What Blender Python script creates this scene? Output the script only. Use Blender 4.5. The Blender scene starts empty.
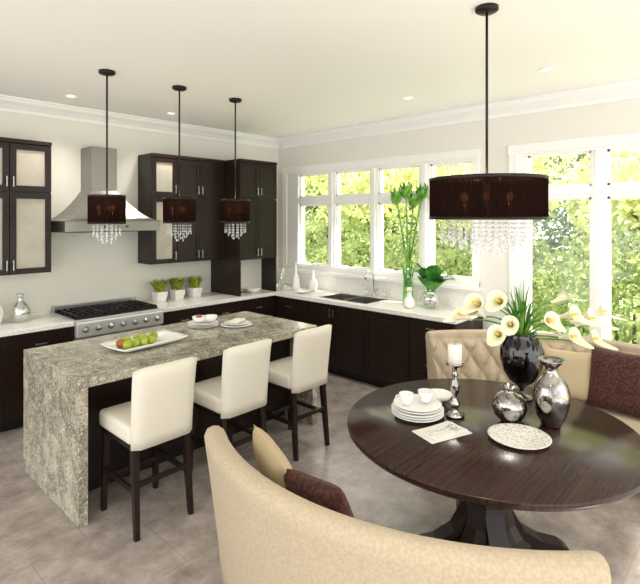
import bpy, bmesh, math, random
import numpy as np
from mathutils import Vector, Matrix
random.seed(7); rng=np.random.default_rng(5)
sc=bpy.context.scene
pi=math.pi
try:
    sc.view_settings.view_transform='Standard'
    sc.view_settings.exposure=0.0
except Exception: pass

# ------------------------------------------------------------ materials
def srgb(r,g,b):
    f=lambda c:(c/255/12.92) if c/255<=0.04045 else ((c/255+.055)/1.055)**2.4
    return (f(r),f(g),f(b),1)
def mat(name,col,rough=.5,metal=0,col2=None,nscale=20,stretch=None,bump=0,bscale=60,detail=4,lo=.4,hi=.6,
        emis=None,estr=0,coat=0,trans=0,ior=1.45,sheen=0,spec=None,alpha=1):
    m=bpy.data.materials.new(name); m.use_nodes=True
    nt=m.node_tree; p=nt.nodes['Principled BSDF']
    p.inputs['Base Color'].default_value=col
    p.inputs['Roughness'].default_value=rough
    p.inputs['Metallic'].default_value=metal
    p.inputs['Coat Weight'].default_value=coat
    p.inputs['Transmission Weight'].default_value=trans
    p.inputs['IOR'].default_value=ior
    p.inputs['Sheen Weight'].default_value=sheen
    p.inputs['Alpha'].default_value=alpha
    if spec is not None: p.inputs['Specular IOR Level'].default_value=spec
    if emis: p.inputs['Emission Color'].default_value=emis; p.inputs['Emission Strength'].default_value=estr
    tc=nt.nodes.new('ShaderNodeTexCoord'); mp=nt.nodes.new('ShaderNodeMapping')
    nt.links.new(tc.outputs['Object'],mp.inputs['Vector'])
    if stretch: mp.inputs['Scale'].default_value=stretch
    if col2:
        n=nt.nodes.new('ShaderNodeTexNoise'); n.inputs['Scale'].default_value=nscale; n.inputs['Detail'].default_value=detail
        r=nt.nodes.new('ShaderNodeValToRGB'); r.color_ramp.elements[0].position=lo; r.color_ramp.elements[1].position=hi
        r.color_ramp.elements[0].color=col; r.color_ramp.elements[1].color=col2
        nt.links.new(mp.outputs[0],n.inputs['Vector']); nt.links.new(n.outputs['Fac'],r.inputs['Fac'])
        nt.links.new(r.outputs['Color'],p.inputs['Base Color'])
    if bump:
        n=nt.nodes.new('ShaderNodeTexNoise'); n.inputs['Scale'].default_value=bscale; n.inputs['Detail'].default_value=3
        b=nt.nodes.new('ShaderNodeBump'); b.inputs['Strength'].default_value=bump; b.inputs['Distance'].default_value=.01
        nt.links.new(mp.outputs[0],n.inputs['Vector']); nt.links.new(n.outputs['Fac'],b.inputs['Height'])
        nt.links.new(b.outputs[0],p.inputs['Normal'])
    return m
def mixmat(name,kind_a,col_a,kind_b,col_b,fac,rough=.05):
    m=bpy.data.materials.new(name); m.use_nodes=True; nt=m.node_tree
    nt.nodes.remove(nt.nodes['Principled BSDF']); out=nt.nodes['Material Output']
    mx=nt.nodes.new('ShaderNodeMixShader'); mx.inputs[0].default_value=fac
    for i,(k,c) in enumerate(((kind_a,col_a),(kind_b,col_b))):
        s=nt.nodes.new('ShaderNodeBsdf'+k); s.inputs['Color'].default_value=c
        if 'Roughness' in s.inputs: s.inputs['Roughness'].default_value=rough
        nt.links.new(s.outputs[0],mx.inputs[1+i])
    nt.links.new(mx.outputs[0],out.inputs['Surface'])
    return m

WALL=mat('wall_paint',srgb(233,230,222),.7,bump=.03,bscale=200)
CEIL=mat('ceiling_paint',srgb(251,249,245),.8,bump=.02,bscale=200)
TRIM=mat('white_trim',srgb(247,246,243),.4)
SPLASH=mat('backsplash_panel',srgb(228,225,213),.3)
ESP=mat('espresso_wood',srgb(28,18,15),.3,col2=srgb(40,26,21),nscale=6,stretch=(12,12,1),lo=.3,hi=.7,spec=.35)
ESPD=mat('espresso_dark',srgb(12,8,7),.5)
FROST=mat('frosted_glass',srgb(172,165,150),.25,col2=srgb(182,175,160),nscale=5)
STEEL=mat('stainless_steel',srgb(178,177,174),.28,1,bump=.02,bscale=90,stretch=(1,1,30))
PANEL=mat('range_panel_steel',srgb(214,213,210),.45,.6)
HOODM=mat('brushed_hood_steel',srgb(140,138,133),.33,1,bump=.02,bscale=90,stretch=(1,1,30))
CHROME=mat('chrome',srgb(225,225,225),.08,1)
BLACKM=mat('cast_iron',srgb(16,16,17),.5)
QUARTZ=mat('white_quartz',srgb(240,237,230),.2,col2=srgb(230,227,220),nscale=40)
CREAM=mat('cream_upholstery',srgb(180,165,140),.85,bump=.25,bscale=260,col2=srgb(171,155,130),nscale=90,sheen=.05)
CREAM2=mat('stool_leather',srgb(216,209,193),.6,bump=.1,bscale=160)
MAROON=mat('maroon_fabric',srgb(38,14,10),.7,bump=1.0,bscale=55,col2=srgb(84,38,26),nscale=55,sheen=.05)
TAUPE=mat('taupe_fabric',srgb(182,164,132),.8,bump=.2,bscale=200)
PORC=mat('white_porcelain',srgb(240,238,233),.15)
NAPK=mat('linen_napkin',srgb(226,222,212),.85,bump=.2,bscale=200)
BLKGL=mat('black_glass',srgb(6,6,7),.05,coat=1)
MERC=mat('mercury_glass',srgb(180,176,172),.09,1,bump=.25,bscale=22,col2=srgb(96,90,86),nscale=14,lo=.45,hi=.7)
ROD=mat('bronze_rod',srgb(30,24,22),.35,.4)
LEAF=mat('plant_leaf',srgb(66,122,40),.4,col2=srgb(122,170,66),nscale=12)
LEAF2=mat('dark_leaf',srgb(40,104,36),.35,col2=srgb(84,150,56),nscale=8)
GRASS=mat('potted_grass',srgb(112,128,24),.6,col2=srgb(168,176,50),nscale=30)
LILY=mat('lily_petal',srgb(250,245,214),.5,spec=.2)
YEL=mat('spadix',srgb(226,196,80),.6)
APPLE=mat('green_apple',srgb(140,165,36),.3,col2=srgb(176,186,64),nscale=14)
RED=mat('red_fruit',srgb(140,40,28),.3,col2=srgb(170,120,50),nscale=14)
WAX=mat('candle_wax',srgb(245,240,225),.5)
BULB=mat('bulb_glow',srgb(255,200,140),.5,emis=srgb(255,190,120),estr=3)
DL=mat('downlight_glow',srgb(255,240,215),.5,emis=srgb(255,245,230),estr=1.4)
BARK=mat('bark',srgb(90,76,62),.9,bump=.5,bscale=20)
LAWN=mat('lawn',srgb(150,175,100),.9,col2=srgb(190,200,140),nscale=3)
GLASS=mixmat('window_glass','Transparent',(1,1,1,1),'Glossy',(1,1,1,1),.03,.02)
VGLASS=mixmat('green_glass','Transparent',(.62,.9,.5,1),'Glossy',(.8,.9,.8,1),.2,.03)
CGLASS=mixmat('clear_glass','Transparent',(.9,.92,.9,1),'Glossy',(1,1,1,1),.3,.03)
CRYS=mat('crystal',(.9,.9,.9,1),.05,spec=1,alpha=.5)

def shade_mat():
    m=bpy.data.materials.new('brown_organza'); m.use_nodes=True; nt=m.node_tree
    nt.nodes.remove(nt.nodes['Principled BSDF']); out=nt.nodes['Material Output']
    d=nt.nodes.new('ShaderNodeBsdfDiffuse'); d.inputs[0].default_value=srgb(26,16,14)
    t=nt.nodes.new('ShaderNodeBsdfTranslucent'); t.inputs[0].default_value=srgb(52,35,30)
    tr=nt.nodes.new('ShaderNodeBsdfTransparent'); tr.inputs[0].default_value=srgb(150,115,100)
    a=nt.nodes.new('ShaderNodeMixShader'); a.inputs[0].default_value=.22
    b=nt.nodes.new('ShaderNodeMixShader'); b.inputs[0].default_value=.045
    nt.links.new(d.outputs[0],a.inputs[1]); nt.links.new(t.outputs[0],a.inputs[2])
    nt.links.new(a.outputs[0],b.inputs[1]); nt.links.new(tr.outputs[0],b.inputs[2]); nt.links.new(b.outputs[0],out.inputs[0])
    return m
SHADE=shade_mat()
def leaf_mat(name,c1,c2,tw=.5):
    m=bpy.data.materials.new(name); m.use_nodes=True; nt=m.node_tree
    nt.nodes.remove(nt.nodes['Principled BSDF']); out=nt.nodes['Material Output']
    tc=nt.nodes.new('ShaderNodeTexCoord'); n=nt.nodes.new('ShaderNodeTexNoise'); n.inputs['Scale'].default_value=2.5; n.inputs['Detail'].default_value=6
    r=nt.nodes.new('ShaderNodeValToRGB'); r.color_ramp.elements[0].position=.35; r.color_ramp.elements[1].position=.65
    r.color_ramp.elements[0].color=c1; r.color_ramp.elements[1].color=c2
    nt.links.new(tc.outputs['Object'],n.inputs['Vector']); nt.links.new(n.outputs['Fac'],r.inputs[0])
    d=nt.nodes.new('ShaderNodeBsdfDiffuse'); t=nt.nodes.new('ShaderNodeBsdfTranslucent')
    x=nt.nodes.new('ShaderNodeMixShader'); x.inputs[0].default_value=tw
    for s,i in ((d,1),(t,2)):
        nt.links.new(r.outputs[0],s.inputs[0]); nt.links.new(s.outputs[0],x.inputs[i])
    nt.links.new(x.outputs[0],out.inputs[0]); return m
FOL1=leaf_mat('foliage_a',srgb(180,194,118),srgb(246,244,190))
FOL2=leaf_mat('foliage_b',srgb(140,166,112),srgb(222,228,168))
FOL3=leaf_mat('foliage_c',srgb(86,110,80),srgb(140,160,104),.3)

def granite():
    m=bpy.data.materials.new('granite'); m.use_nodes=True; nt=m.node_tree; p=nt.nodes['Principled BSDF']
    tc=nt.nodes.new('ShaderNodeTexCoord')
    def noise(s,d=5,dist=0):
        n=nt.nodes.new('ShaderNodeTexNoise'); n.inputs['Scale'].default_value=s; n.inputs['Detail'].default_value=d; n.inputs['Distortion'].default_value=dist
        nt.links.new(tc.outputs['Object'],n.inputs['Vector']); return n
    def ramp(src,pts):
        r=nt.nodes.new('ShaderNodeValToRGB'); e=r.color_ramp.elements
        e[0].position,e[0].color=pts[0]; e[1].position,e[1].color=pts[-1]
        for q in pts[1:-1]:
            k=e.new(q[0]); k.color=q[1]
        nt.links.new(src.outputs['Fac'],r.inputs[0]); return r
    r1=ramp(noise(7,10,.8),[(.34,srgb(126,122,108)),(.46,srgb(154,148,132)),(.56,srgb(174,168,150)),(.68,srgb(196,189,170))])
    r2=ramp(noise(80,5,.2),[(.34,(0,0,0,1)),(.45,(1,1,1,1))])
    r3=ramp(noise(45,4,.6),[(.56,(0,0,0,1)),(.66,(1,1,1,1))])
    x=nt.nodes.new('ShaderNodeMix'); x.data_type='RGBA'; x.inputs[6].default_value=srgb(88,83,72)
    nt.links.new(r2.outputs[0],x.inputs[0]); nt.links.new(r1.outputs[0],x.inputs[7])
    y=nt.nodes.new('ShaderNodeMix'); y.data_type='RGBA'; y.inputs[7].default_value=srgb(208,201,184)
    nt.links.new(r3.outputs[0],y.inputs[0]); nt.links.new(x.outputs[2],y.inputs[6])
    nt.links.new(y.outputs[2],p.inputs['Base Color']); p.inputs['Roughness'].default_value=.16
    return m
GRAN=granite()
def tile():
    m=bpy.data.materials.new('stone_tile'); m.use_nodes=True; nt=m.node_tree; p=nt.nodes['Principled BSDF']
    tc=nt.nodes.new('ShaderNodeTexCoord')
    b=nt.nodes.new('ShaderNodeTexBrick'); b.offset=.5; b.inputs['Scale'].default_value=1
    b.inputs['Brick Width'].default_value=.61; b.inputs['Row Height'].default_value=.61
    b.inputs['Mortar Size'].default_value=.002; b.inputs['Mortar Smooth'].default_value=.3
    b.inputs['Mortar'].default_value=srgb(134,124,116)
    n=nt.nodes.new('ShaderNodeTexNoise'); n.inputs['Scale'].default_value=5; n.inputs['Detail'].default_value=10; n.inputs['Distortion'].default_value=.1; n.inputs['Roughness'].default_value=.7
    r=nt.nodes.new('ShaderNodeValToRGB'); e=r.color_ramp.elements
    e[0].position=.32; e[0].color=srgb(134,123,115); e[1].position=.68; e[1].color=srgb(184,174,165)
    k=e.new(.5); k.color=srgb(161,150,141)
    nt.links.new(tc.outputs['Object'],b.inputs['Vector']); nt.links.new(tc.outputs['Object'],n.inputs['Vector'])
    nt.links.new(n.outputs['Fac'],r.inputs[0])
    nt.links.new(r.outputs[0],b.inputs['Color1']); 
    h=nt.nodes.new('ShaderNodeHueSaturation'); h.inputs['Value'].default_value=.93
    nt.links.new(r.outputs[0],h.inputs['Color']); nt.links.new(h.outputs[0],b.inputs['Color2'])
    nt.links.new(b.outputs['Color'],p.inputs['Base Color']); p.inputs['Roughness'].default_value=.24
    return m
TILE=tile()
def tablewood():
    m=bpy.data.materials.new('macassar_wood'); m.use_nodes=True; nt=m.node_tree; p=nt.nodes['Principled BSDF']
    tc=nt.nodes.new('ShaderNodeTexCoord'); mp=nt.nodes.new('ShaderNodeMapping'); mp.inputs['Rotation'].default_value=(0,0,math.radians(47)); mp.inputs['Scale'].default_value=(.6,42,4)
    n=nt.nodes.new('ShaderNodeTexNoise'); n.inputs['Scale'].default_value=1.6; n.inputs['Detail'].default_value=4
    r=nt.nodes.new('ShaderNodeValToRGB'); e=r.color_ramp.elements
    e[0].position=.33; e[0].color=srgb(32,18,15); e[1].position=.70; e[1].color=srgb(60,37,30)
    nt.links.new(tc.outputs['Object'],mp.inputs[0]); nt.links.new(mp.outputs[0],n.inputs['Vector']); nt.links.new(n.outputs['Fac'],r.inputs[0])
    nt.links.new(r.outputs[0],p.inputs['Base Color']); p.inputs['Roughness'].default_value=.2; p.inputs['Specular IOR Level'].default_value=.35
    return m
TWOOD=tablewood()

# ------------------------------------------------------------ mesh builder
class B:
    def __init__(s,name): s.n=name;s.v=[];s.f=[];s.fm=[];s.fs=[];s.mats=[]
    def add(s,vs,fs,m,smooth=False,M=None):
        o=len(s.v)
        if M is not None: vs=[M@Vector(v) for v in vs]
        s.v+=[tuple(v) for v in vs]
        if m not in s.mats: s.mats.append(m)
        k=s.mats.index(m)
        for f in fs: s.f.append([i+o for i in f]); s.fm.append(k); s.fs.append(smooth)
    def box(s,x0,x1,y0,y1,z0,z1,m,bev=0,M=None,seg=2,smooth=False):
        if not bev:
            vs=[(x,y,z) for x in (x0,x1) for y in (y0,y1) for z in (z0,z1)]
            s.add(vs,[(0,1,3,2),(4,6,7,5),(0,4,5,1),(2,3,7,6),(0,2,6,4),(1,5,7,3)],m,smooth,M); return
        bm=bmesh.new(); bmesh.ops.create_cube(bm,size=1)
        for v in bm.verts:
            v.co=Vector(((x0+x1)/2+v.co.x*(x1-x0),(y0+y1)/2+v.co.y*(y1-y0),(z0+z1)/2+v.co.z*(z1-z0)))
        bmesh.ops.bevel(bm,geom=bm.edges[:],offset=bev,segments=seg,affect='EDGES',profile=.5)
        bm.verts.index_update()
        s.add([v.co.copy() for v in bm.verts],[[v.index for v in f.verts] for f in bm.faces],m,smooth,M); bm.free()
    def lathe(s,prof,m,seg=32,c=(0,0,0),smooth=True,M=None,rf=None):
        vs=[];rings=[]
        for r,z in prof:
            if r<1e-5: rings.append([len(vs)]); vs.append((c[0],c[1],c[2]+z))
            else:
                ids=[]
                for i in range(seg):
                    a=2*pi*i/seg; rr=r*(rf(i) if rf else 1)
                    ids.append(len(vs)); vs.append((c[0]+rr*math.cos(a),c[1]+rr*math.sin(a),c[2]+z))
                rings.append(ids)
        fs=[]
        for A,C in zip(rings,rings[1:]):
            for i in range(seg):
                j=(i+1)%seg
                if len(A)==1 and len(C)==1: continue
                if len(A)==1: fs.append((A[0],C[i],C[j]))
                elif len(C)==1: fs.append((A[i],A[j],C[0]))
                else: fs.append((A[i],A[j],C[j],C[i]))
        s.add(vs,fs,m,smooth,M)
    def sphere(s,c,r,m,seg=16,sz=1,M=None):
        n=seg//2
        s.lathe([(r*math.sin(pi*i/n) if 0<i<n else 0,-r*sz*math.cos(pi*i/n)) for i in range(n+1)],m,seg,c,True,M)
    def tube(s,pts,r,m,seg=8,M=None,smooth=True):
        pts=[Vector(p) for p in pts]; n=len(pts)
        rs=r if isinstance(r,(list,tuple)) else [r]*n
        vs=[];up=None
        for i,p in enumerate(pts):
            t=(pts[min(i+1,n-1)]-pts[max(i-1,0)]).normalized()
            if up is None: up=Vector((0,0,1)) if abs(t.z)<.9 else Vector((1,0,0))
            a=t.cross(up).normalized(); b=a.cross(t).normalized(); up=b
            for k in range(seg):
                q=2*pi*k/seg; vs.append(p+a*rs[i]*math.cos(q)+b*rs[i]*math.sin(q))
        fs=[]
        for i in range(n-1):
            for k in range(seg):
                j=(k+1)%seg; fs.append((i*seg+k,i*seg+j,(i+1)*seg+j,(i+1)*seg+k))
        fs.append(tuple(range(seg))[::-1]); fs.append(tuple((n-1)*seg+k for k in range(seg)))
        s.add(vs,fs,m,smooth,M)
    def taper(s,x,y,z0,z1,a0,a1,m,dx=0,dy=0):
        vs=[(x+dx+i*a0,y+dy+j*a0,z0) for i,j in ((-1,-1),(1,-1),(1,1),(-1,1))]+[(x+i*a1,y+j*a1,z1) for i,j in ((-1,-1),(1,-1),(1,1),(-1,1))]
        s.add(vs,[(3,2,1,0),(4,5,6,7),(0,1,5,4),(1,2,6,5),(2,3,7,6),(3,0,4,7)],m)
    def blade(s,p0,p1,p2,w,m,n=10,fold=.25,peak=.4):
        p0,p1,p2=map(Vector,(p0,p1,p2)); vs=[]
        for i in range(n+1):
            t=i/n; p=(1-t)**2*p0+2*t*(1-t)*p1+t*t*p2; d=(2*(1-t)*(p1-p0)+2*t*(p2-p1)).normalized()
            side=d.cross(Vector((0,0,1)))
            if side.length<1e-3: side=Vector((1,0,0))
            side.normalize(); nn=side.cross(d)
            ww=w*(math.sin(pi*min(1,t**(math.log(.5)/math.log(peak))))**.8*.96+.04) if t<1 else w*.02
            vs+=[p-side*ww+nn*ww*fold,p,p+side*ww+nn*ww*fold]
        fs=[]
        for i in range(n):
            a=i*3; fs+=[(a,a+1,a+4,a+3),(a+1,a+2,a+5,a+4)]
        s.add(vs,fs,m,True)
    def finish(s,loc=(0,0,0),rz=0,rec=True,bevel=0):
        me=bpy.data.meshes.new(s.n); me.from_pydata(s.v,[],s.f)
        for m in s.mats: me.materials.append(m)
        me.polygons.foreach_set('material_index',s.fm); me.polygons.foreach_set('use_smooth',s.fs)
        if rec:
            bm=bmesh.new(); bm.from_mesh(me); bmesh.ops.recalc_face_normals(bm,faces=bm.faces[:]); bm.to_mesh(me); bm.free()
        me.update()
        o=bpy.data.objects.new(s.n,me); sc.collection.objects.link(o); o.location=loc; o.rotation_euler=(0,0,rz)
        return o
def T(x,y,z): return Matrix.Translation((x,y,z))
def RZ(a): return Matrix.Rotation(a,4,'Z')
def RX(a): return Matrix.Rotation(a,4,'X')
def RY(a): return Matrix.Rotation(a,4,'Y')

X0,Y0,H=5.16,5.70,3.14
BK=-2.0
# ------------------------------------------------------------ room shell
b=B('floor'); b.box(BK,X0+.2,BK,Y0+.2,-.1,0,TILE); b.finish()
b=B('ceiling'); b.box(BK,X0+.2,BK,Y0+.2,H,H+.1,CEIL); b.finish()
b=B('wall_range'); b.box(BK,X0+.2,Y0,Y0+.2,0,H,WALL); b.finish()
wins=[(2.455,5.525,1.18,2.64),(-.28,2.04,.66,2.64)]
b=B('wall_window')
x0,x1=X0,X0+.2
b.box(x0,x1,BK,-.28,0,H,WALL); b.box(x0,x1,2.04,2.455,0,H,WALL); b.box(x0,x1,5.525,Y0,0,H,WALL)
for (a,c,z0,z1) in wins:
    b.box(x0,x1,a,c,0,z0,WALL); b.box(x0,x1,a,c,z1,H,WALL)
b.finish()
# crown
def crown(name,M,L):
    b=B(name); prof=[(0,-.14),(.015,-.14),(.02,-.11),(.05,-.075),(.09,-.045),(.1,-.02),(.115,-.015),(.115,0),(0,0)]
    n=len(prof); vs=[(0,-d,H+z) for d,z in prof]+[(L,-d,H+z) for d,z in prof]
    fs=[(i,(i+1)%n,n+(i+1)%n,n+i) for i in range(n)]+[tuple(range(n))[::-1],tuple(range(n,2*n))]
    b.add(vs,fs,TRIM,False,M); b.finish()
crown('trim_1',T(BK,Y0,0),X0-BK); crown('trim_2',T(X0,Y0-.115,0)@RZ(-pi/2),Y0-.115-BK)
b=B('baseboard_window'); b.box(X0-.018,X0,BK,2.35,0,.14,TRIM,.004); b.finish()
# windows
def window(name,cols,z0,z1,zb0,zb1,cy0,cy1,cz0,cz1):
    b=B(name)
    w=.085
    b.box(X0-.025,X0,cy0,cy0+w,cz0,cz1,TRIM,.004); b.box(X0-.025,X0,cy1-w,cy1,cz0,cz1,TRIM,.004)
    b.box(X0-.03,X0,cy0-.01,cy1+.01,cz1-w,cz1+.01,TRIM,.004); b.box(X0-.05,X0,cy0-.02,cy1+.02,cz0-.01,cz0+.03,TRIM,.004)
    b.box(X0-.022,X0,cy0,cy1,cz0+.03,cz0+w,TRIM)
    f0,f1=X0-.005,X0+.14
    ya,yb=cols[-1][0],cols[0][1]
    b.box(f0,f1,cy0+.04,ya,cz0+.02,cz1-.02,TRIM); b.box(f0,f1,yb,cy1-.04,cz0+.02,cz1-.02,TRIM)
    b.box(f0,f1,ya,yb,cz0+.02,z0,TRIM); b.box(f0,f1,ya,yb,z1,cz1-.02,TRIM)
    for (A,C) in zip(cols,cols[1:]):
        m0,m1=C[1],A[0]
        b.box(f0+.015,f1,m0,m1,z0,z1,TRIM); b.box(f0-.012,f0+.02,(m0+m1)/2-.03,(m0+m1)/2+.03,z0,z1,TRIM,.004)
    for (a,c) in cols:
        b.box(f0+.015,f1,a,c,zb0,zb1,TRIM); b.box(f0+.0,f0+.02,a,c,zb0+.03,zb1-.03,TRIM,.003)
        for (p,q) in ((z0,zb0),(zb1,z1)):
            s=.022
            b.box(f0+.04,f0+.075,a,a+s,p,q,TRIM); b.box(f0+.04,f0+.075,c-s,c,p,q,TRIM)
            b.box(f0+.04,f0+.075,a,c,p,p+s,TRIM); b.box(f0+.04,f0+.075,a,c,q-s,q,TRIM)
            b.box(f0+.055,f0+.059,a+s,c-s,p+s,q-s,GLASS)
        b.box(f0-.01,f0+.04,(a+c)/2-.03,(a+c)/2+.03,z0+.03,z0+.045,CHROME)
    b.finish()
window('window_1',[(4.665,5.255),(3.925,4.54),(3.185,3.805),(2.49+.01,3.045)],1.25,2.57,2.13,2.235,2.41,5.57,1.14,2.68)
window('window_2',[(1.31,1.905),(.58,1.18),(-.15,.45)],.75,2.57,2.13,2.235,-.325,2.085,.62,2.68)
# downlights
for i,(x,y) in enumerate([(1.9,5.15),(3.0,5.15),(4.2,1.4),(4.25,2.75),(.6,.4)]):
    b=B('recessed_downlight'); b.lathe([(.06,0),(.06,-.006),(.045,-.008),(.04,-.002)],TRIM,24); b.lathe([(.04,-.003),(0,-.003)],DL,24)
    b.finish((x,y,H))
    l=bpy.data.lights.new('downlight_lamp','SPOT'); l.energy=65; l.spot_size=math.radians(120); l.spot_blend=.8; l.color=(1,.95,.88); l.shadow_soft_size=.08
    lo=bpy.data.objects.new('downlight_lamp',l); sc.collection.objects.link(lo); lo.location=(x,y,H-.02)

# ------------------------------------------------------------ cabinets
I4=Matrix.Identity(4); MW=RZ(-pi/2)
def door(b,u0,u1,z0,z1,f,M=I4,glass=False,h=None):
    g=.003; u0+=g;u1-=g;z0+=g;z1-=g
    if glass:
        w=.055
        b.box(u0,u0+w,f-.022,f,z0,z1,ESP,.002,M); b.box(u1-w,u1,f-.022,f,z0,z1,ESP,.002,M)
        b.box(u0+w,u1-w,f-.022,f,z0,z0+w,ESP,0,M); b.box(u0+w,u1-w,f-.022,f,z1-w,z1,ESP,0,M)
        b.box(u0+w,u1-w,f-.010,f-.004,z0+w,z1-w,FROST,0,M)
    else:
        w=.045
        b.box(u0,u1,f-.018,f,z0,z1,ESP,.002,M)
        if z1-z0>.3:
            for (a,c,p,q) in ((u0,u0+w,z0,z1),(u1-w,u1,z0,z1),(u0+w,u1-w,z0,z0+w),(u0+w,u1-w,z1-w,z1)):
                b.box(a,c,f-.024,f-.018,p,q,ESP,0,M)
    def bar(a,c,p,q):
        b.box(a,c,f-.05,f-.04,p,q,STEEL,.002,M)
        if q-p>c-a:
            for zz in (p+.01,q-.02): b.box(a,c,f-.042,f-.015,zz,zz+.01,STEEL,0,M)
        else:
            for uu in (a+.01,c-.02): b.box(uu,uu+.01,f-.042,f-.015,p,q,STEEL,0,M)
    if h=='lb': bar(u0+.02,u0+.03,z0+.04,z0+.14)
    if h=='rb': bar(u1-.03,u1-.02,z0+.04,z0+.14)
    if h=='lt': bar(u0+.02,u0+.03,z1-.16,z1-.05)
    if h=='rt': bar(u1-.03,u1-.02,z1-.16,z1-.05)
    if h=='c': m=(u0+u1)/2; zc=(z0+z1)/2; bar(m-.05,m+.05,zc,zc+.01)
UT,UM,UB=2.65,2.18,1.385
def upper(name,x0,x1,ydepth,doors,zb=UB):
    b=B(name); f=Y0-ydepth+.024
    b.box(x0,x1,f,Y0-.002,zb,UT,ESP,.002)
    b.box(x0-.0,x1,f-.03,Y0-.002,UT,UT+.04,ESP,.003)
    for (a,c,g,s) in doors:
        door(b,a,c,zb,UM-.005,f,glass=g,h=s+'b'); door(b,a,c,UM+.005,UT-.003,f,glass=g,h=s+'b')
    return b
upper('wall_cabinet',.1,1.79,.35,[(.1,.55,False,'l'),(.55,1.0,False,'r'),(1.0,1.42,True,'r'),(1.42,1.79,True,'l')]).finish()
upper('wall_cabinet',2.871,3.912,.35,[(2.871,3.2,True,'r'),(3.2,3.52,False,'r'),(3.52,3.912,False,'l')]).finish()
b=upper('tall_counter_cabinet',3.917,4.55,.65,[(3.917,4.233,False,'r'),(4.233,4.55,False,'l')])
b.box(3.917,3.94,5.06,5.69,.925,UB,ESP); b.box(4.527,4.55,5.06,5.69,.925,UB,ESP); b.box(3.94,4.527,5.35,5.37,.925,UB,SPLASH)
b.finish()
# backsplash panel
b=B('backsplash'); b.box(1.792,2.869,Y0-.012,Y0-.001,.945,2.69,SPLASH); b.box(2.869,3.915,Y0-.012,Y0-.001,.945,UB-.005,SPLASH); b.box(.1,1.792,Y0-.012,Y0-.001,.945,UB-.005,SPLASH); b.finish()
# base cabinets
FB=5.07
def drawers(b,u0,u1,f,M=I4,zs=(.10,.38,.64,.87)):
    for p,q in zip(zs,zs[1:]): door(b,u0,u1,p,q,f,M,h='c')
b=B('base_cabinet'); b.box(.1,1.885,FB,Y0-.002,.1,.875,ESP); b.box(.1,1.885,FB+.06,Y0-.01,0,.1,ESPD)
for a,c in ((.1,.7),(.7,1.3),(1.3,1.885)): drawers(b,a,c,FB)
b.finish()
b=B('corner_base_cabinet')
b.box(2.825,5.15,FB,Y0-.002,.1,.875,ESP); b.box(2.825,4.6,FB+.06,Y0-.01,0,.1,ESPD)
b.box(4.53,5.15,2.375,3.5,.1,.875,ESP); b.box(4.53,5.15,3.5,4.35,.1,.66,ESP); b.box(4.53,5.15,4.35,FB,.1,.875,ESP)
b.box(4.53,4.55,3.5,4.35,.66,.875,ESP)
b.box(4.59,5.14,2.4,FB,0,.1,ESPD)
for a,c in ((2.825,3.4),(3.4,3.95),(3.95,4.5)): drawers(b,a,c,FB,zs=(.1,.36,.62,.87))
for a,c,k in ((4.5,5.0,'l'),(4.0,4.5,'rt'),(3.5,4.0,'lt')):
    if k=='l': drawers(b,-c,-a,4.53,MW)
    else: door(b,-c,-a,.1,.87,4.53,MW,h=k)
door(b,-3.5,-2.9,.1,.87,4.53,MW,h=None); 
drawers(b,-2.9,-2.375,4.53,MW,zs=(.1,.30,.50,.69,.87))
b.box(-3.45,-2.95,4.465,4.475,.80,.812,ESP,.002,MW)
for u in (-3.43,-2.98): b.box(u,u+.012,4.475,4.51,.80,.812,ESP,0,MW)
b.finish()
b=B('countertop'); b.box(.1,1.888,5.03,Y0-.002,.877,.92,QUARTZ,.004); b.box(.1,1.888,Y0-.02,Y0-.002,.92,.945,QUARTZ); b.finish()
b=B('corner_countertop')
b.box(2.822,5.155,5.03,Y0-.002,.877,.92,QUARTZ,.004)
b.box(4.49,4.60,2.355,5.03,.877,.92,QUARTZ); b.box(5.03,5.155,2.355,5.03,.877,.92,QUARTZ)
b.box(4.60,5.03,2.355,3.55,.877,.92,QUARTZ); b.box(4.60,5.03,4.30,5.03,.877,.92,QUARTZ)
b.box(5.14,5.157,2.355,5.68,.92,1.125,QUARTZ)
b.finish()
b=B('kitchen_sink')
sx0,sx1,sy0,sy1=4.602,5.028,3.552,4.298
b.box(sx0,sx1,sy0,sy1,.69,.70,STEEL)
for q in ((sx0,sx0+.012,sy0,sy1),(sx1-.012,sx1,sy0,sy1),(sx0,sx1,sy0,sy0+.012),(sx0,sx1,sy1-.012,sy1),(sx0,sx1,3.915,3.935)): b.box(*q,.70,.924,STEEL)
for yy in (3.74,4.12): b.lathe([(.04,.704),(.03,.702),(0,.702)],BLACKM,20,(4.83,yy,0))
b.finish()
b=B('kitchen_faucet')
b.lathe([(.0,0),(.028,0),(.026,.03),(.016,.05),(0,.05)],CHROME,20)
b.tube([(0,0,.03),(0,0,.26),(-.02,0,.31),(-.07,0,.34),(-.13,0,.33),(-.165,0,.29),(-.17,0,.24)],[.013]*5+[.015,.017],CHROME,12)
b.tube([(0,.0,.08),(0,-.06,.10),(0,-.09,.14)],.008,CHROME)
for yy in (.12,-.16):
    b.lathe([(0,0),(.022,0),(.02,.02),(.012,.03),(.012,.10),(.018,.12),(0,.125)],CHROME,16,(0,yy,0))
b.tube([(0,.12,.12),(-.05,.12,.15),(-.08,.12,.13)],.007,CHROME)
b.finish((5.08,3.80,.921))

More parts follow.
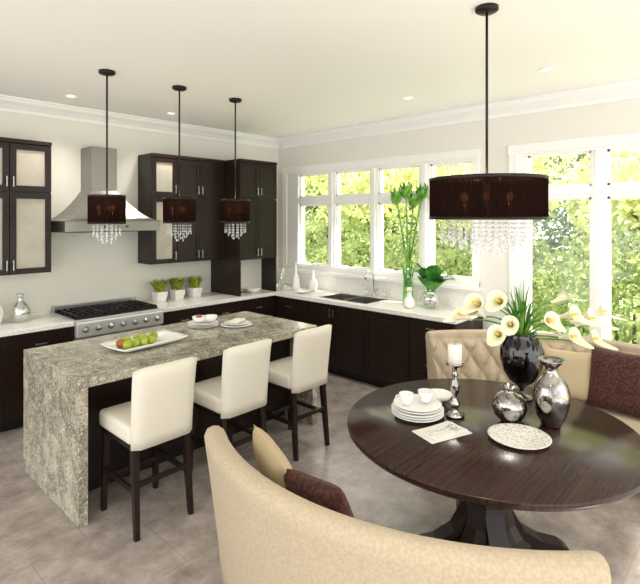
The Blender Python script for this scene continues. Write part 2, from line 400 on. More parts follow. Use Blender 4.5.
# range
b=B('gas_range'); rx0,rx1=1.895,2.815
b.box(rx0,rx1,5.05,5.68,.08,.90,STEEL); b.box(rx0+.03,rx1-.03,5.1,5.66,0,.08,BLACKM)
b.box(rx0,rx1,4.985,5.05,.76,.905,PANEL,.012)
b.box(rx0+.01,rx1-.01,5.0,5.05,.14,.74,PANEL,.006); b.box(rx0+.12,rx1-.12,4.995,5.0,.28,.60,BLKGL)
b.tube([(rx0+.05,4.955,.70),(rx1-.05,4.955,.70)],.012,STEEL)
for u in (rx0+.08,rx1-.08): b.box(u-.01,u+.01,4.955,5.0,.69,.71,STEEL)
b.box(rx0,rx1,5.0,5.68,.90,.925,PANEL,.004); b.box(rx0+.02,rx1-.02,5.06,5.60,.925,.932,BLACKM)
b.box(rx0,rx1,5.62,5.68,.925,.99,STEEL,.004)
for i in range(7):
    u=rx0+.08+i*(rx1-rx0-.16)/6
    M=T(u,4.985,.835)@RX(pi/2); b.lathe([(.026,0),(.026,.006),(.020,.01),(.019,.035),(.015,.04),(0,.04)],STEEL,20,M=M)
    b.lathe([(.0255,.001),(.030,.001),(.030,.005),(.0255,.006)],BLACKM,20,M=M)
for i in range(3):
    gx0=rx0+.03+i*.29; gx1=gx0+.28
    for j in range(5):
        u=gx0+.01+j*.065; b.box(u,u+.012,5.08,5.60,.945,.962,BLACKM)
    for yy in (5.08,5.20,5.335,5.47,5.588): b.box(gx0,gx1,yy,yy+.012,.93,.958,BLACKM)
    for yy in (5.21,5.48): b.lathe([(0,.93),(.05,.93),(.045,.945),(0,.948)],BLACKM,20,((gx0+gx1)/2,yy,0))
b.finish()
# hood
b=B('range_hood')
hx0,hx1,hy0,hy1=1.83,2.84,5.11,Y0-.013
b.box(hx0,hx1,hy0,hy1,1.79,1.90,HOODM,.004)
vs=[]
cx0,cx1,cy0=2.20,2.48,5.40
for i in range(9):
    t=i/8; k=t**.75 if t<1 else 1
    z=1.90+.33*(t**1.25)
    vs+=[(hx0+(cx0-hx0)*k,hy0+(cy0-hy0)*k,z),(hx1+(cx1-hx1)*k,hy0+(cy0-hy0)*k,z),(hx1+(cx1-hx1)*k,hy1,z),(hx0+(cx0-hx0)*k,hy1,z)]
fs=[(i*4+j,i*4+(j+1)%4,(i+1)*4+(j+1)%4,(i+1)*4+j) for i in range(8) for j in range(4)]
b.add(vs,fs,HOODM)
b.box(cx0,cx1,cy0,hy1,2.22,2.70,HOODM,.003)
b.box(hx0+.05,hx1-.05,hy0+.05,hy1-.05,1.783,1.79,BLACKM)
for u in (2.2,2.28,2.36,2.44): b.box(u,u+.03,hy0-.006,hy0,1.83,1.85,BLACKM)
b.finish()

# ------------------------------------------------------------ island
b=B('kitchen_island'); ix0,ix1,iy0,iy1=1.22,3.38,3.19,4.25
b.box(ix0,ix1,iy0,iy1,.86,.92,GRAN,.004); b.box(ix0,ix0+.06,iy0,iy1,0,.86,GRAN,.003); b.box(ix1-.06,ix1,iy0,iy1,0,.86,GRAN,.003)
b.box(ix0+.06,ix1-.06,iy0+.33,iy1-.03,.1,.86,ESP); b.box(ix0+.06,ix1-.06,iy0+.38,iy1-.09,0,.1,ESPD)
for i in range(4):
    w=(ix1-ix0-.12)/4; a=ix0+.06+i*w; door(b,a,a+w,.1,.85,iy0+.33)
b.finish()

# stools
def stool():
    b=B('counter_stool')
    b.box(-.21,.21,-.20,.25,.55,.665,CREAM2,.03,seg=4,smooth=True)
    b.box(-.195,.195,-.19,.235,.52,.555,ESPD)
    n=10; mrows=12; vs=[]
    def bp(u,v,side):
        x=(u-.5)*.43*(.97+.05*v); z=.535+v*.50
        y=-.215-.07*v**1.3+.05*((2*u-1)**2)*v*.5
        th=.038*min(1,(1-abs(2*u-1)**8))**.5*(min(1,max(0,1-(v**14)))**.5*.97+.03)+.004
        return (x,y+side*th,z+(-.018*((2*u-1)**6) if v>.9 else 0))
    for s in (1,-1):
        for i in range(mrows+1):
            for j in range(n+1): vs.append(bp(j/n,(i/mrows)**.8,s))
    fs=[]; K=(mrows+1)*(n+1)
    for i in range(mrows):
        for j in range(n):
            a=i*(n+1)+j; fs.append((a,a+1,a+n+2,a+n+1)); fs.append((K+a,K+a+n+1,K+a+n+2,K+a+1))
    for i in range(mrows):
        a=i*(n+1); fs.append((a,a+n+1,K+a+n+1,K+a)); a+=n; fs.append((a,K+a,K+a+n+1,a+n+1))
    for j in range(n):
        fs.append((j,K+j,K+j+1,j+1)); a=mrows*(n+1)+j; fs.append((a,a+1,K+a+1,K+a))
    b.add(vs,fs,CREAM2,True)
    for sx in (-1,1):
        b.taper(sx*.175,.205,0,.53,.015,.021,ESP,sx*.01,.01); b.taper(sx*.175,-.19,0,.53,.015,.021,ESP,sx*.01,-.05)
        b.box(sx*.181-.01,sx*.181+.01,-.215,.205,.26,.29,ESP)
    b.box(-.18,.18,.198,.222,.20,.235,ESP); b.box(-.18,.18,-.228,-.208,.30,.33,ESP)
    return b.finish((1.60,3.06,0))
s1=stool()
for x in (2.25,2.93):
    o=bpy.data.objects.new('counter_stool',s1.data); sc.collection.objects.link(o); o.location=(x,3.06,0)

# ------------------------------------------------------------ round table
C=Vector((2.73,1.235,0))
b=B('round_dining_table')
b.lathe([(0,.70),(.74,.70),(.785,.708),(.80,.725),(.80,.742),(.795,.75),(0,.75)],TWOOD,96)
b.lathe([(.0,.66),(.62,.66),(.62,.70),(0,.70)],ESP,64,smooth=False)
oct_=[(0,.06),(.24,.06),(.235,.10),(.19,.13),(.15,.20),(.13,.32),(.13,.48),(.16,.58),(.24,.64),(.26,.66),(0,.66)]
b.lathe(oct_,ESP,16,smooth=False,rf=lambda i:1 if i%2 else .88)
b.lathe([(0,0),(.30,0),(.30,.035),(.26,.06),(0,.06)],ESP,8,smooth=False)
for k in range(4):
    M=RZ(k*pi/2+math.radians(43+0))
    vs=[];pr=[(.12,.30),(.20,.16),(.30,.10),(.42,.07),(.46,.045),(.46,0)]; bt=[(.12,.06),(.20,.05),(.30,.02),(.38,0),(.42,0),(.44,0)]
    for y in (-.05,.05):
        vs+=[(r,y,z) for r,z in pr]+[(r,y,z) for r,z in bt]
    fs=[]
    for i in range(5):
        fs+=[(i,i+1,i+7,i+6),(12+i,12+i+6,12+i+7,12+i+1),(i,12+i,13+i,i+1),(6+i,7+i,19+i,18+i)]
    fs+=[(5,17,23,11),(0,6,18,12)]
    b.add(vs,fs,ESP,False,M)
b.finish(C)

# ------------------------------------------------------------ curved settees
def settee(name,cen,R,a0,a1,Ht=.9,tuft=False):
    b=B(name); z0=.17; TS=.19
    nb=30 if tuft else 12
    prof=[(R-.56,z0),(R-.56,.30),(R-.565,.40),(R-.55,.44),(R-.50,.465),(R-.35,.475),(R-.20,.465)]
    i0=len(prof)
    prof+=[(R-.175+.105*(k/nb)**1.1,.465+(Ht-.055-.465)*k/nb) for k in range(1,nb+1)]; i1=len(prof)
    prof+=[(R-.055,Ht-.022),(R-.03,Ht-.004),(R,Ht),(R+.028,Ht-.012),(R+.04,Ht-.04),(R+.035,Ht-.08),(R+.015,.70),(R-.01,.5),(R-.03,.34),(R-.045,z0)]
    P=len(prof); N=200 if tuft else 64
    e=.035/R
    steps=[(a0+(a1-a0)*k/N,1.0) for k in range(N+1)]
    pre=[(a0-e,.93),(a0-e*.75,.965),(a0-e*.3,.99)]; post=[(a1+e*.3,.99),(a1+e*.75,.965),(a1+e,.93)]
    vs=[]
    allsteps=pre+steps+post
    for a,s in allsteps:
        for i,(r,z) in enumerate(prof):
            ins=(1-s)*.5
            if i>=i0+2: tr=R-.03-.02*(1-(z-.17)/.73); rr=r+(tr-r)*ins*4; zz=z-(.03*ins*8 if z>Ht-.1 else 0)
            else: rr=r+(R-.35-r)*ins; zz=z-ins*.15 if z>.4 else z
            if tuft and i0<=i<i1:
                v=(z-.465)/(Ht-.055-.465); u=(a-a0)*R/TS
                q=v*1.5
                d=abs(math.sin(pi*(u+q)/1)*math.sin(pi*(u-q)/1))**.4*.075*min(1,(1-v)*6+.15)*min(1,v*5+.2)
                rr-=d-.03
            vs.append((rr*math.cos(a),rr*math.sin(a),zz))
    n=len(allsteps); fs=[]
    for k in range(n-1):
        for i in range(P):
            j=(i+1)%P; fs.append((k*P+i,k*P+j,(k+1)*P+j,(k+1)*P+i))
    for base_,rev in ((0,False),((n-1)*P,True)):
        ids=list(range(base_,base_+P))
        fs.append(tuple(ids if rev else ids[::-1]))
    b.add(vs,fs,CREAM,True)
    if tuft:
        for row,v in ((1,1/3),(2,2/3)):
            k=0
            while True:
                u=(k+(0.5 if row%2 else 0)); a=a0+u*TS/R; k+=1
                if a>a1: break
                r=R-.175+.105*v**1.1+.02; z=.465+(Ht-.055-.465)*v
                b.sphere((r*math.cos(a),r*math.sin(a),z),.012,CREAM,8)
    for a in (a0+.05,(a0+a1)/2,a1-.05):
        for r in (R-.50,R-.09):
            b.taper(r*math.cos(a),r*math.sin(a),0,z0+.01,.017,.028,ESP)
    return b.finish(cen)
C1=Vector((2.555,1.364,0))
settee('curved_settee',C1,1.33,math.radians(151.5),math.radians(226),.925)
C2=Vector((3.08,1.0,0))
settee('tufted_settee',C2,1.5,math.radians(-42),math.radians(58),.93,tuft=True)

def pillow(name,cen,ang,r,z,size,m,tilt=18,twist=0):
    b=B(name); n=20; vs=[];h=size/2
    for s in (1,-1):
        for i in range(n+1):
            for j in range(n+1):
                u=2*i/n-1; v=2*j/n-1
                th=.06*max(0,(1-u**4)*(1-v**4))**.55*(size/.42)
                k=1-.06*(1-abs(u)**2)*(abs(v)**3); k2=1-.06*(1-abs(v)**2)*(abs(u)**3)
                vs.append((s*(th+.002),u*h*k2,v*h*k))
    K=(n+1)**2; fs=[]
    for i in range(n):
        for j in range(n):
            a=i*(n+1)+j; fs+=[(a,a+1,a+n+2,a+n+1),(K+a,K+a+n+1,K+a+n+2,K+a+1)]
    for i in range(n):
        a=i*(n+1);fs.append((a,a+n+1,K+a+n+1,K+a)); a+=n; fs.append((a,K+a,K+a+n+1,a+n+1))
        fs.append((i,K+i,K+i+1,i+1)); a=n*(n+1)+i; fs.append((a,a+1,K+a+1,K+a))
    M=RY(math.radians(tilt))@RX(math.radians(twist))
    b.add(vs,fs,m,True,M)
    b.finish((cen[0]+r*math.cos(ang),cen[1]+r*math.sin(ang),z),ang)
pillow('throw_pillow',C1,math.radians(158),1.04,.68,.40,TAUPE,18,-6)
pillow('throw_pillow',C1,math.radians(178),1.03,.685,.37,MAROON,20,8)
pillow('throw_pillow',C2,math.radians(-6),1.18,.70,.46,MAROON,16)
pillow('throw_pillow',C2,math.radians(12),1.20,.68,.38,TAUPE,16)

# ------------------------------------------------------------ pendants
def shade_profile(b,R,z0,z1,seg,amp):
    b.lathe([(R,z0),(R,(z0+z1)/2),(R,z1)],SHADE,seg,rf=lambda i:1+(amp if i%2 else -amp),smooth=False)
    b.lathe([(R*1.01,z0-.004),(R*1.02,z0+.004),(R*1.01,z0+.012),(R*.99,z0+.004),(R*1.01,z0-.004)],ROD,64)
    b.lathe([(R*1.01,z1-.012),(R*1.02,z1-.004),(R*1.01,z1+.004),(R*.99,z1-.004),(R*1.01,z1-.012)],ROD,64)
def crystals(b,rings,ztop,lenf,bead):
    for r,n in rings:
        for i in range(n):
            a=2*pi*i/n+r*7; x,y=r*math.cos(a),r*math.sin(a); L=lenf(r,i)
            b.tube([(x,y,ztop),(x,y,ztop-L)],.0007,CRYS,4)
            z=ztop-.012
            while z>ztop-L:
                b.lathe([(0,-bead),(bead*.7,0),(0,bead)],CRYS,6,(x,y,z),False); z-=bead*3
            b.lathe([(0,-bead*2.4),(bead*1.05,-bead*.6),(0,bead*1.3)],CRYS,6,(x,y,ztop-L-bead),False)
def pendant(name,loc,R,z0,z1,nb,rings,lenf,bead,seg):
    b=B(name)
    b.lathe([(0,H),(.065,H),(.065,H-.02),(.05,H-.03),(.012,H-.035),(0,H-.035)],ROD,32)
    b.tube([(0,0,H-.03),(0,0,z1-.02)],.0075,ROD,10)
    shade_profile(b,R,z0,z1,seg,.006)
    for k in range(3):
        a=k*2*pi/3; b.tube([(0,0,z1-.004),(R*math.cos(a),R*math.sin(a),z1-.004)],.004,CHROME,6)
    b.lathe([(0,z0+.02),(R*.86,z0+.02),(R*.86,z0+.012),(0,z0+.012)],CHROME,48)
    b.lathe([(0,z1-.02),(.02,z1-.02),(.02,z0+.02),(0,z0+.02)],CHROME,16)
    for k in range(nb):
        a=k*2*pi/nb+.4; q=R*.45
        b.tube([(q*math.cos(a),q*math.sin(a),z0+.02),(q*math.cos(a),q*math.sin(a),z0+.09)],.011,CHROME,10)
        b.sphere((q*math.cos(a),q*math.sin(a),z0+.125),.018,BULB,12,1.35)
    crystals(b,rings,z0+.012,lenf,bead)
    b.finish(loc)
    l=bpy.data.lights.new('pendant_lamp','POINT'); l.energy=6 if R<.2 else 9; l.color=(1,.78,.58); l.shadow_soft_size=.03
    lo=bpy.data.objects.new('pendant_lamp',l); sc.collection.objects.link(lo); lo.location=(loc[0],loc[1],z0+.19)
for x in (1.78,2.45,3.09):
    pendant('pendant_light',(x,4.06,0),.145,1.885,2.115,3,[(.105,16),(.07,10),(.035,6)],lambda r,i:.06+.11*(1-r/.12)+(.02 if i%2 else 0),.0085,120)
pendant('drum_chandelier',(C.x,C.y,0),.32,1.925,2.155,6,[(.255,42),(.20,32),(.15,22),(.09,12)],lambda r,i:.09+.10*(1-r/.28)+(.03 if i%2 else 0),.0085,260)

# ------------------------------------------------------------ table-top items
TZ=.751
def lathe_obj(name,prof,m,loc,seg=40,rf=None):
    b=B(name); b.lathe(prof,m,seg,rf=rf); return b.finish(loc)
def calla(b,p,d,s=1,lean=None):
    z=Vector(d).normalized(); x=Vector((0,0,1)).cross(z)
    x=z.cross(x) if x.length>1e-3 else z.orthogonal()
    x.normalize(); x=-x; y=z.cross(x)
    M=Matrix((( x.x,y.x,z.x,p[0]),(x.y,y.y,z.y,p[1]),(x.z,y.z,z.z,p[2]),(0,0,0,1)))
    vs=[];n=18;rows=9
    for i in range(rows+1):
        t=i/rows; r=(.007+.036*t**1.7)*s
        for k in range(n):
            a=2*pi*k/n; tip=max(0,math.cos(a))**3
            zz=(.12*t+.05*tip*t**3)*s; rr=r*(1+.55*tip*t**4)
            vs.append((rr*math.cos(a),rr*math.sin(a),zz-.03*s*t**4*(1-tip)))
    fs=[(i*n+k,i*n+(k+1)%n,(i+1)*n+(k+1)%n,(i+1)*n+k) for i in range(rows) for k in range(n)]
    b.add(vs,fs,LILY,True,M)
    b.tube([(0,0,.03*s),(0,0,.10*s)],[.007*s,.005*s],YEL,8,M)
b=B('lily_arrangement')
b.lathe([(0,0),(.07,0),(.072,.008),(.04,.016),(.016,.03),(.014,.06),(.03,.08),(.08,.115),(.12,.18),(.139,.265),(.137,.32),(.116,.38),(.088,.412),(.094,.427),(.088,.427),(.08,.405),(.0,.385)],BLKGL,48)
base=Vector((0,0,.385))
vx=Vector((.682,-.7314,0)); vd=Vector((.7314,.682,0))
for i in range(64):
    a=random.uniform(0,2*pi); tilt=random.uniform(.0,.95); L=random.uniform(.24,.44)
    dr=Vector((math.cos(a),math.sin(a),0)); p0=base+dr*.04*random.random()
    p1=p0+Vector((0,0,L*.65))+dr*L*.25*tilt; p2=p0+dr*L*tilt*.95+Vector((0,0,L*(1.0-.6*tilt)))
    b.blade(p0,p1,p2,random.uniform(.005,.008),LEAF,8)
for (s,f,h,ln) in ((-.27,-.08,.22,1.5),(-.17,-.12,.25,1.45),(-.23,.03,.14,1.35),(-.32,.03,.12,1.3),(-.13,-.16,.12,1.2),(-.20,-.17,.06,1.3),(.17,-.14,.17,1.35),(.27,-.10,.13,1.5),(.35,.0,.09,1.4),(.16,-.18,.05,1.25),(.24,.10,.22,1.25),(.39,-.05,.16,1.3),(.29,-.14,.02,1.3),(.05,-.18,.15,1.2)):
    tip=base+vx*s+vd*f+Vector((0,0,h)); mid=base+vx*s*.35+vd*f*.35+Vector((0,0,h*1.05))
    pts=[]
    for k in range(9):
        t=k/8; pts.append((1-t)**2*base+2*t*(1-t)*mid+t*t*tip)
    b.tube(pts,.0055,LEAF,6)
    calla(b,tip,(tip-pts[-2]).normalized()*.9+Vector((0,0,.40))-vd*.5,ln)
b.finish((3.28,1.245,TZ))
lathe_obj('mercury_glass_jug',[(0,0),(.045,0),(.05,.006),(.085,.04),(.097,.085),(.09,.125),(.062,.16),(.034,.172),(.03,.185),(.042,.20),(.048,.205),(.042,.205),(.025,.19),(0,.185)],MERC,(2.845,1.15,TZ))
lathe_obj('mercury_glass_vase',[(0,0),(.05,0),(.055,.008),(.08,.06),(.096,.13),(.099,.18),(.085,.235),(.057,.275),(.035,.30),(.031,.325),(.045,.345),(.073,.368),(.080,.375),(.07,.375),(.035,.35),(.026,.325),(0,.31)],MERC,(2.955,.955,TZ))
pp=mat('patterned_plate',srgb(236,232,224),.3,col2=srgb(176,168,156),nscale=90,lo=.54,hi=.6)
b=B('decorative_plate'); b.lathe([(0,0),(.09,0),(.155,.015),(.16,.02),(.15,.02),(.1,.008),(0,.006)],pp,48); b.finish((2.65,1.02,TZ))
b=B('dinnerware_stack')
for k in range(5):
    r=.155-.004*(k>2)*3; z=k*.014
    b.lathe([(0,z),(r*.55,z),(r*.95,z+.014),(r,z+.02),(r*.93,z+.02),(r*.55,z+.006),(0,z+.006)],PORC,40)
def cup(b,x,y,z,r=.04,h=.055,ha=0):
    b.lathe([(0,0),(r*.6,0),(r*.62,.004),(r*.95,h*.55),(r*1.05,h),(r*.99,h),(r*.88,h*.55),(r*.5,.008),(0,.008)],PORC,28,(x,y,z))
    q=r*1.0; M=T(x,y,z)@RZ(ha)
    b.tube([(q*.95,0,h*.8),(q*1.4,0,h*.8),(q*1.55,0,h*.5),(q*1.3,0,h*.22),(q*.8,0,h*.25)],.0045,PORC,8,M)
cup(b,-.05,.045,.072,.042,.06,2.3); cup(b,.06,-.02,.072,.045,.062,-.8)
b.finish((2.56,1.59,TZ))
b=B('sugar_bowl'); b.lathe([(0,0),(.035,0),(.075,.02),(.09,.045),(.084,.046),(.06,.02),(0,.01)],PORC,36); b.finish((2.86,1.62,TZ))
b=B('candle_holder')
b.lathe([(0,0),(.05,0),(.052,.01),(.03,.02),(.015,.035),(.026,.05),(.03,.065),(.014,.08),(.012,.1),(.022,.115),(.028,.14),(.024,.165),(.012,.185),(.02,.20),(.012,.215),(.014,.235),(.045,.25),(.048,.262),(0,.262)],MERC,32)
b.lathe([(0,.262),(.038,.262),(.038,.345),(.034,.35),(0,.346)],WAX,28); b.tube([(0,0,.345),(.002,0,.36)],.0015,BLACKM,5)
bo=b.finish((2.70,1.42,TZ)); bo.scale=(1.08,1.08,1.22)
b=B('folded_napkin')
M=RZ(math.radians(-20))
b.box(-.14,.14,-.085,.085,0,.006,NAPK,.002,M); b.box(-.12,.13,-.07,.075,.006,.012,NAPK,.002,M@RZ(.12))
for k in (-.02,.012):
    b.tube([(-.10,k,.016),(.02,k,.016),(.06,k,.02)],[.004,.003,.003],CHROME,6,M)
    b.sphere((0,0,0),.018,CHROME,12,.25,M@T(.08,k*1.4,.02))
b.finish((2.44,1.36,TZ))

# ------------------------------------------------------------ island items
IZ=.9215
b=B('fruit_platter')
def platter(b,L,W,m):
    nx,ny=28,12; vs=[];th=.008
    for s in (1,0):
        for i in range(nx+1):
            for j in range(ny+1):
                u=2*i/nx-1;v=2*j/ny-1; e=max(abs(u),abs(v))
                z=.005+.035*max(0,(e-.6)/.4)**1.6
                x=u*L/2*(1-.04*v*v); y=v*W/2*(1-.05*u*u)
                vs.append((x,y,max(0,z-(0 if s else th))+(0.004 if s else 0)))
    K=(nx+1)*(ny+1);fs=[]
    for i in range(nx):
        for j in range(ny):
            a=i*(ny+1)+j; fs+=[(a,a+1,a+ny+2,a+ny+1),(K+a,K+a+ny+1,K+a+ny+2,K+a+1)]
    for i in range(nx):
        a=i*(ny+1); fs.append((a,a+ny+1,K+a+ny+1,K+a)); a+=ny; fs.append((a,K+a,K+a+ny+1,a+ny+1))
    for j in range(ny):
        fs.append((j,K+j,K+j+1,j+1)); a=nx*(ny+1)+j; fs.append((a,a+1,K+a+1,K+a))
    b.add(vs,fs,m,True)
platter(b,.60,.34,PORC)
def apple(b,x,y,z,m,r=.038):
    M=T(x,y,z)@RZ(random.random()*6)@RX(random.uniform(-.4,.4))
    b.lathe([(0,-r*.78),(r*.35,-r*.88),(r*.75,-r*.6),(r,-.05*r),(r*.96,.35*r),(r*.65,.78*r),(r*.3,.82*r),(0,.6*r)],m,18,M=M)
    b.tube([(0,0,r*.6),(.003,0,r*1.1)],.0018,BARK,5,M)
for x,y,m in ((-.20,.02,RED),(-.13,.06,APPLE),(-.12,-.04,APPLE),(-.06,.03,APPLE),(-.05,-.05,APPLE),(.01,.05,APPLE),(.03,-.03,APPLE),(-.19,-.06,APPLE),(.09,.03,APPLE)):
    apple(b,x,y,.045,m)
b.finish((1.93,3.70,IZ),.1)
b=B('breakfast_dishes')
for k in range(3): b.lathe([(0,k*.014),(.08,k*.014),(.14,k*.014+.014),(.135,k*.014+.016),(.08,k*.014+.006),(0,k*.014+.006)],PORC,36)
for x,y in ((-.03,.02),(.06,-.03)): b.lathe([(0,0),(.03,0),(.055,.02),(.065,.05),(.06,.05),(.045,.02),(0,.01)],PORC,28,(x,y,.045))
b.sphere((-.03,.02,.085),.03,RED,12); b.finish((2.62,3.93,IZ))
b=B('plate_with_napkin')
b.lathe([(0,0),(.09,0),(.15,.014),(.145,.018),(.09,.007),(0,.007)],PORC,36); b.lathe([(0,.014),(.07,.014),(.12,.03),(.115,.032),(.06,.022),(0,.022)],PORC,36)
b.box(-.1,.1,-.05,.05,.034,.05,NAPK,.006,RZ(.5),smooth=True); b.finish((2.86,3.74,IZ))

# ------------------------------------------------------------ counter items
CZ=.921
for x in (3.05,3.29,3.54):
    b=B('potted_grass')
    b.add([(-.055,-.055,0),(.055,-.055,0),(.055,.055,0),(-.055,.055,0),(-.07,-.07,.12),(.07,-.07,.12),(.07,.07,.12),(-.07,.07,.12),(-.062,-.062,.105),(.062,-.062,.105),(.062,.062,.105),(-.062,.062,.105)],
      [(3,2,1,0),(0,1,5,4),(1,2,6,5),(2,3,7,6),(3,0,4,7),(4,5,9,8),(5,6,10,9),(6,7,11,10),(7,4,8,11),(8,9,10,11)],PORC)
    for i in range(260):
        a=random.uniform(0,2*pi); rr=.055*math.sqrt(random.random()); L=random.uniform(.11,.19); sp=random.uniform(.1,.65)
        p0=Vector((rr*math.cos(a),rr*math.sin(a),.105)); d=Vector((math.cos(a),math.sin(a),0))
        b.blade(p0,p0+Vector((0,0,L*.6))+d*L*.1,p0+d*L*sp+Vector((0,0,L*(1-.3*sp))),.006,GRASS,4)
    b.finish((x,5.50,CZ))
lathe_obj('glass_decanter',[(0,0),(.07,0),(.085,.02),(.085,.12),(.06,.17),(.03,.20),(.028,.25),(.04,.265),(.034,.27),(.022,.25),(.022,.20),(.05,.165),(.078,.115),(.078,.02),(0,.01)],CGLASS,(1.53,5.42,CZ))
lathe_obj('ceramic_jar',[(0,0),(.07,0),(.10,.04),(.11,.12),(.09,.19),(.06,.22),(.065,.235),(.03,.25),(.012,.255),(.018,.275),(0,.285)],PORC,(1.27,5.40,CZ))
lathe_obj('serving_bowl',[(0,0),(.05,0),(.09,.035),(.12,.07),(.114,.07),(.08,.035),(0,.01)],PORC,(4.25,5.2,CZ))
lathe_obj('cylinder_vase',[(0,0),(.045,0),(.045,.30),(.04,.30),(.04,.02),(0,.02)],CGLASS,(4.72,5.15,CZ))
lathe_obj('ceramic_bottle',[(0,0),(.05,0),(.055,.02),(.05,.16),(.02,.24),(.018,.36),(.024,.38),(.015,.38),(0,.36)],PORC,(4.86,5.0,CZ))
lathe_obj('ceramic_bottle',[(0,0),(.045,0),(.06,.04),(.06,.12),(.02,.19),(.018,.27),(.024,.28),(.015,.28),(0,.26)],PORC,(4.95,4.75,CZ))
lathe_obj('fruit_dish',[(0,0),(.05,0),(.07,.01),(.12,.035),(.114,.037),(.06,.016),(0,.01)],PORC,(4.70,4.70,CZ))
b=B('tall_vase_arrangement')
b.lathe([(0,0),(.06,0),(.065,.02),(.055,.3),(.075,.42),(.07,.42),(.05,.3),(.055,.02),(0,.015)],VGLASS,32)
tops=[(-.14,.0,1.25),(-.03,-.03,1.32),(.07,.03,1.22),(.16,-.03,1.30)]
for (s,f,h) in tops:
    tip=vx*s+vd*f+Vector((0,0,h)); 
    pts=[Vector((s*.1,f*.1,.03)),Vector((s*.15,0,.45)),vx*s*.45+vd*f*.5+Vector((0,0,.80)),tip]
    b.tube(pts,[.011,.011,.011,.009],LEAF,8)
    b.sphere(tuple(tip-Vector((0,0,.02))),.04,LEAF,12,1.8)
    for k in range(18):
        a=k*2.4; d=Vector((math.cos(a),math.sin(a),0))
        p0=tip-Vector((0,0,.10))+Vector((0,0,.09*(1-k/18))); b.blade(p0,p0+d*.085+Vector((0,0,.03)),p0+d*(.055+.025*(k/18))+Vector((0,0,.14)),.028,LEAF,5)
for i in range(4):
    a=i*1.6; d=Vector((math.cos(a),math.sin(a),0)); L=random.uniform(.42,.55)
    b.blade((0,0,.05),d*.03+Vector((0,0,L*.6)),d*.11+Vector((0,0,L)),.016,LEAF,8)
b.finish((4.95,3.20,CZ))
b=B('leafy_bowl_vase')
b.lathe([(0,0),(.05,0),(.10,.04),(.115,.10),(.10,.15),(.07,.18),(.075,.19),(.068,.19),(.062,.18),(.09,.148),(.105,.10),(.09,.045),(0,.012)],CGLASS,32)
for i in range(40):
    a=random.random()*6.28; r=.065*math.sqrt(random.random()); b.sphere((r*math.cos(a),r*math.sin(a),.03+random.random()*.05),.016,LEAF if i%3 else PORC,8,.8)
vy=Vector((.25,-.97,0)); vn=Vector((-.9,-.4,0))
for (s,f,h,w) in ((.26,.10,.36,.10),(.36,.16,.34,.09),(-.20,.10,.40,.11),(.02,.12,.44,.13),(.14,.06,.48,.12),(-.08,.18,.34,.11),(.16,.2,.30,.10),(-.24,.06,.50,.07)):
    p2=vy*s*.8+vn*f+Vector((0,0,h)); st=Vector((0,0,.06)); md=vy*s*.2+vn*f*.2+Vector((0,0,h*.65))
    b.tube([st,md],.005,LEAF2,6); b.blade(md,md+(p2-md)*.5+Vector((0,0,.09)),p2,w,LEAF2,10,.3,.4)
b.finish((4.90,2.88,CZ))
b=B('bud_vase'); b.lathe([(0,0),(.04,0),(.06,.03),(.06,.09),(.03,.13),(.025,.17),(.032,.18),(.022,.18),(0,.17)],PORC,28)
b.sphere((0,0,.205),.032,LILY,12,.8)
for k in range(6):
    a=k*pi/3; b.blade((0,0,.175),(.04*math.cos(a),.04*math.sin(a),.18),(.05*math.cos(a),.05*math.sin(a),.23),.02,LILY,5)
b.finish((4.74,3.05,CZ))

# ------------------------------------------------------------ outside
b=B('lawn'); b.box(X0+.25,40,-25,35,-.55,-.36,LAWN); b.finish()
def foliage(name,blobs,n,size,m,trunk):
    P=[];tot=sum(q[3]**2 for q in blobs)
    for (cx,cy,cz,r) in blobs:
        k=int(n*r*r/tot); d=rng.normal(size=(k,3)); d/=np.linalg.norm(d,axis=1)[:,None]
        rad=r*(rng.random((k,1))**.35); P.append(np.array([cx,cy,cz])+d*rad*np.array([1,1,.9]))
    P=np.concatenate(P); P=P[P[:,2]>-.15]; n=len(P)
    A=rng.normal(size=(n,3)); A/=np.linalg.norm(A,axis=1)[:,None]; Bv=rng.normal(size=(n,3)); Bv-=A*(A*Bv).sum(1)[:,None]; Bv/=np.linalg.norm(Bv,axis=1)[:,None]
    s=size*(.6+.8*rng.random((n,1)))
    V=np.stack([P-A*s,P+Bv*s*.45,P+A*s,P-Bv*s*.45],1).reshape(-1,3)
    F=np.arange(4*n).reshape(-1,4)
    bb=B(name); bb.add([tuple(v) for v in V.tolist()],F.tolist(),m,False)
    if trunk:
        bb.tube([(0,0,-.3),(.05,0,.8),(0,.05,2.2)],[.11,.08,.05],BARK,8)
        for q in blobs[:4]: bb.tube([(0,.02,1.2),((q[0])*.6,(q[1])*.6,q[2]*.8),(q[0],q[1],q[2])],[.05,.03,.015],BARK,6)
    else:
        for q in blobs: bb.tube([(q[0]*.3,q[1]*.3,-.3),(q[0],q[1],q[2])],[.04,.015],BARK,6)
    return bb.finish(rec=False)
grp=bpy.data.objects.new('garden_trees',None); sc.collection.objects.link(grp)
t1=foliage('tree',[(0,0,2.6,1.1),(.9,.3,2.2,.8),(-.8,-.5,2.4,.9),(.1,1.1,2.3,.8),(-.3,-1.2,2.7,.8),(0,.2,3.6,.9)],4200,.08,FOL1,True)
t2=foliage('shrub',[(0,0,.6,1.0),(.2,1.1,.5,.85),(-.1,-1.1,.6,.9),(.1,.5,1.2,.7),(0,-.6,1.3,.7)],6000,.06,FOL2,False)
t3=foliage('dark_tree',[(0,0,1.6,1.3),(.3,1.3,1.2,1.1),(-.2,-1.4,1.4,1.1),(0,.3,2.8,1.0),(.2,-.8,3.4,.8)],7000,.07,FOL3,True)
t1.location=(9.2,4.2,0); t2.location=(8.6,1.6,0); t3.location=(12.3,1.0,0)
for t in (t1,t2,t3): t.parent=grp
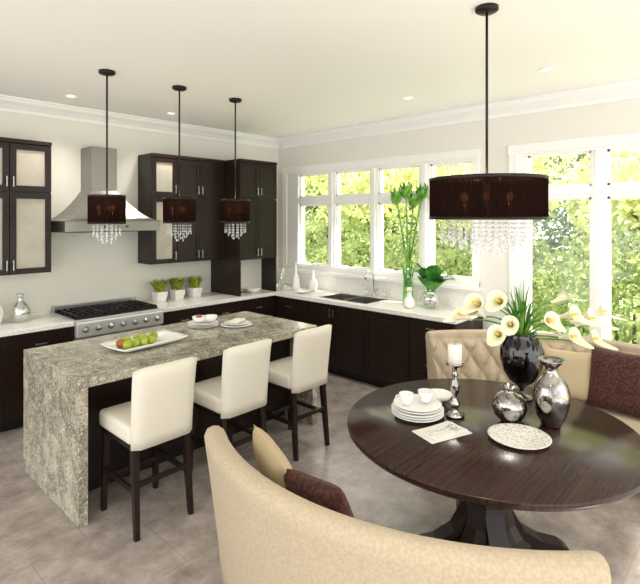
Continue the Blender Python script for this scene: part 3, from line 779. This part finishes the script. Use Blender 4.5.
def inst(o,x,y,rz,s,name):
    k=bpy.data.objects.new(name,o.data); sc.collection.objects.link(k); k.location=(x,y,-.3+.3*s); k.rotation_euler=(0,0,rz); k.scale=(s,s,s); k.parent=grp
for x,y,r,s in ((9.7,1.2,1,1.0),(10.5,7.4,2,1.1),(9.2,-1.2,3,.95),(13,9.8,5,1.3),(14,13,.5,1.5)): inst(t1,x,y,r,s,'tree')
for x,y,r,s in ((9.3,4.4,.2,1.0),(9.6,7.2,.1,1.05),(8.4,-1.2,.1,1),(10.8,10,0,1.2)): inst(t2,x,y,r,s,'shrub')
for x,y,r,s in ((12.8,4.6,.3,1.1),(13,8.2,1.1,1.2),(15,12.5,2,1.5),(12,-2,.6,1.0)): inst(t3,x,y,r,s,'dark_tree')

# ------------------------------------------------------------ light
w=bpy.data.worlds.new('World'); sc.world=w; w.use_nodes=True; nt=w.node_tree; bg=nt.nodes['Background']
sky=nt.nodes.new('ShaderNodeTexSky')
try:
    sky.sky_type='NISHITA'; sky.sun_disc=False; sky.sun_elevation=math.radians(50); sky.sun_rotation=0; sky.air_density=1.0; sky.dust_density=2.5
except Exception: pass
mx=nt.nodes.new('ShaderNodeMix'); mx.data_type='RGBA'; mx.inputs[0].default_value=.85; mx.inputs[7].default_value=(1.0,.985,.955,1)
sm=nt.nodes.new('ShaderNodeMix'); sm.data_type='RGBA'; sm.blend_type='MULTIPLY'; sm.inputs[0].default_value=1; sm.inputs[7].default_value=(.15,.15,.15,1)
nt.links.new(sky.outputs[0],sm.inputs[6]); nt.links.new(sm.outputs[2],mx.inputs[6]); nt.links.new(mx.outputs[2],bg.inputs['Color'])
bg.inputs['Strength'].default_value=2.9
s=bpy.data.lights.new('sun','SUN'); s.energy=11; s.angle=math.radians(2); s.color=(1,.97,.90)
so=bpy.data.objects.new('sun',s); sc.collection.objects.link(so)
az=math.radians(-66); el=math.radians(48)
dirv=-Vector((math.cos(az)*math.cos(el),math.sin(az)*math.cos(el),math.sin(el)))
so.rotation_euler=dirv.to_track_quat('-Z','Y').to_euler(); so.location=(12,-3,10)

cam=bpy.data.cameras.new('camera'); co=bpy.data.objects.new('camera',cam); sc.collection.objects.link(co)
co.location=(0,0,1.93); co.rotation_euler=(pi/2,0,math.radians(-47)); cam.sensor_width=36; cam.lens=36*494/640; cam.shift_y=-74/640
cam.clip_start=.05; sc.camera=co
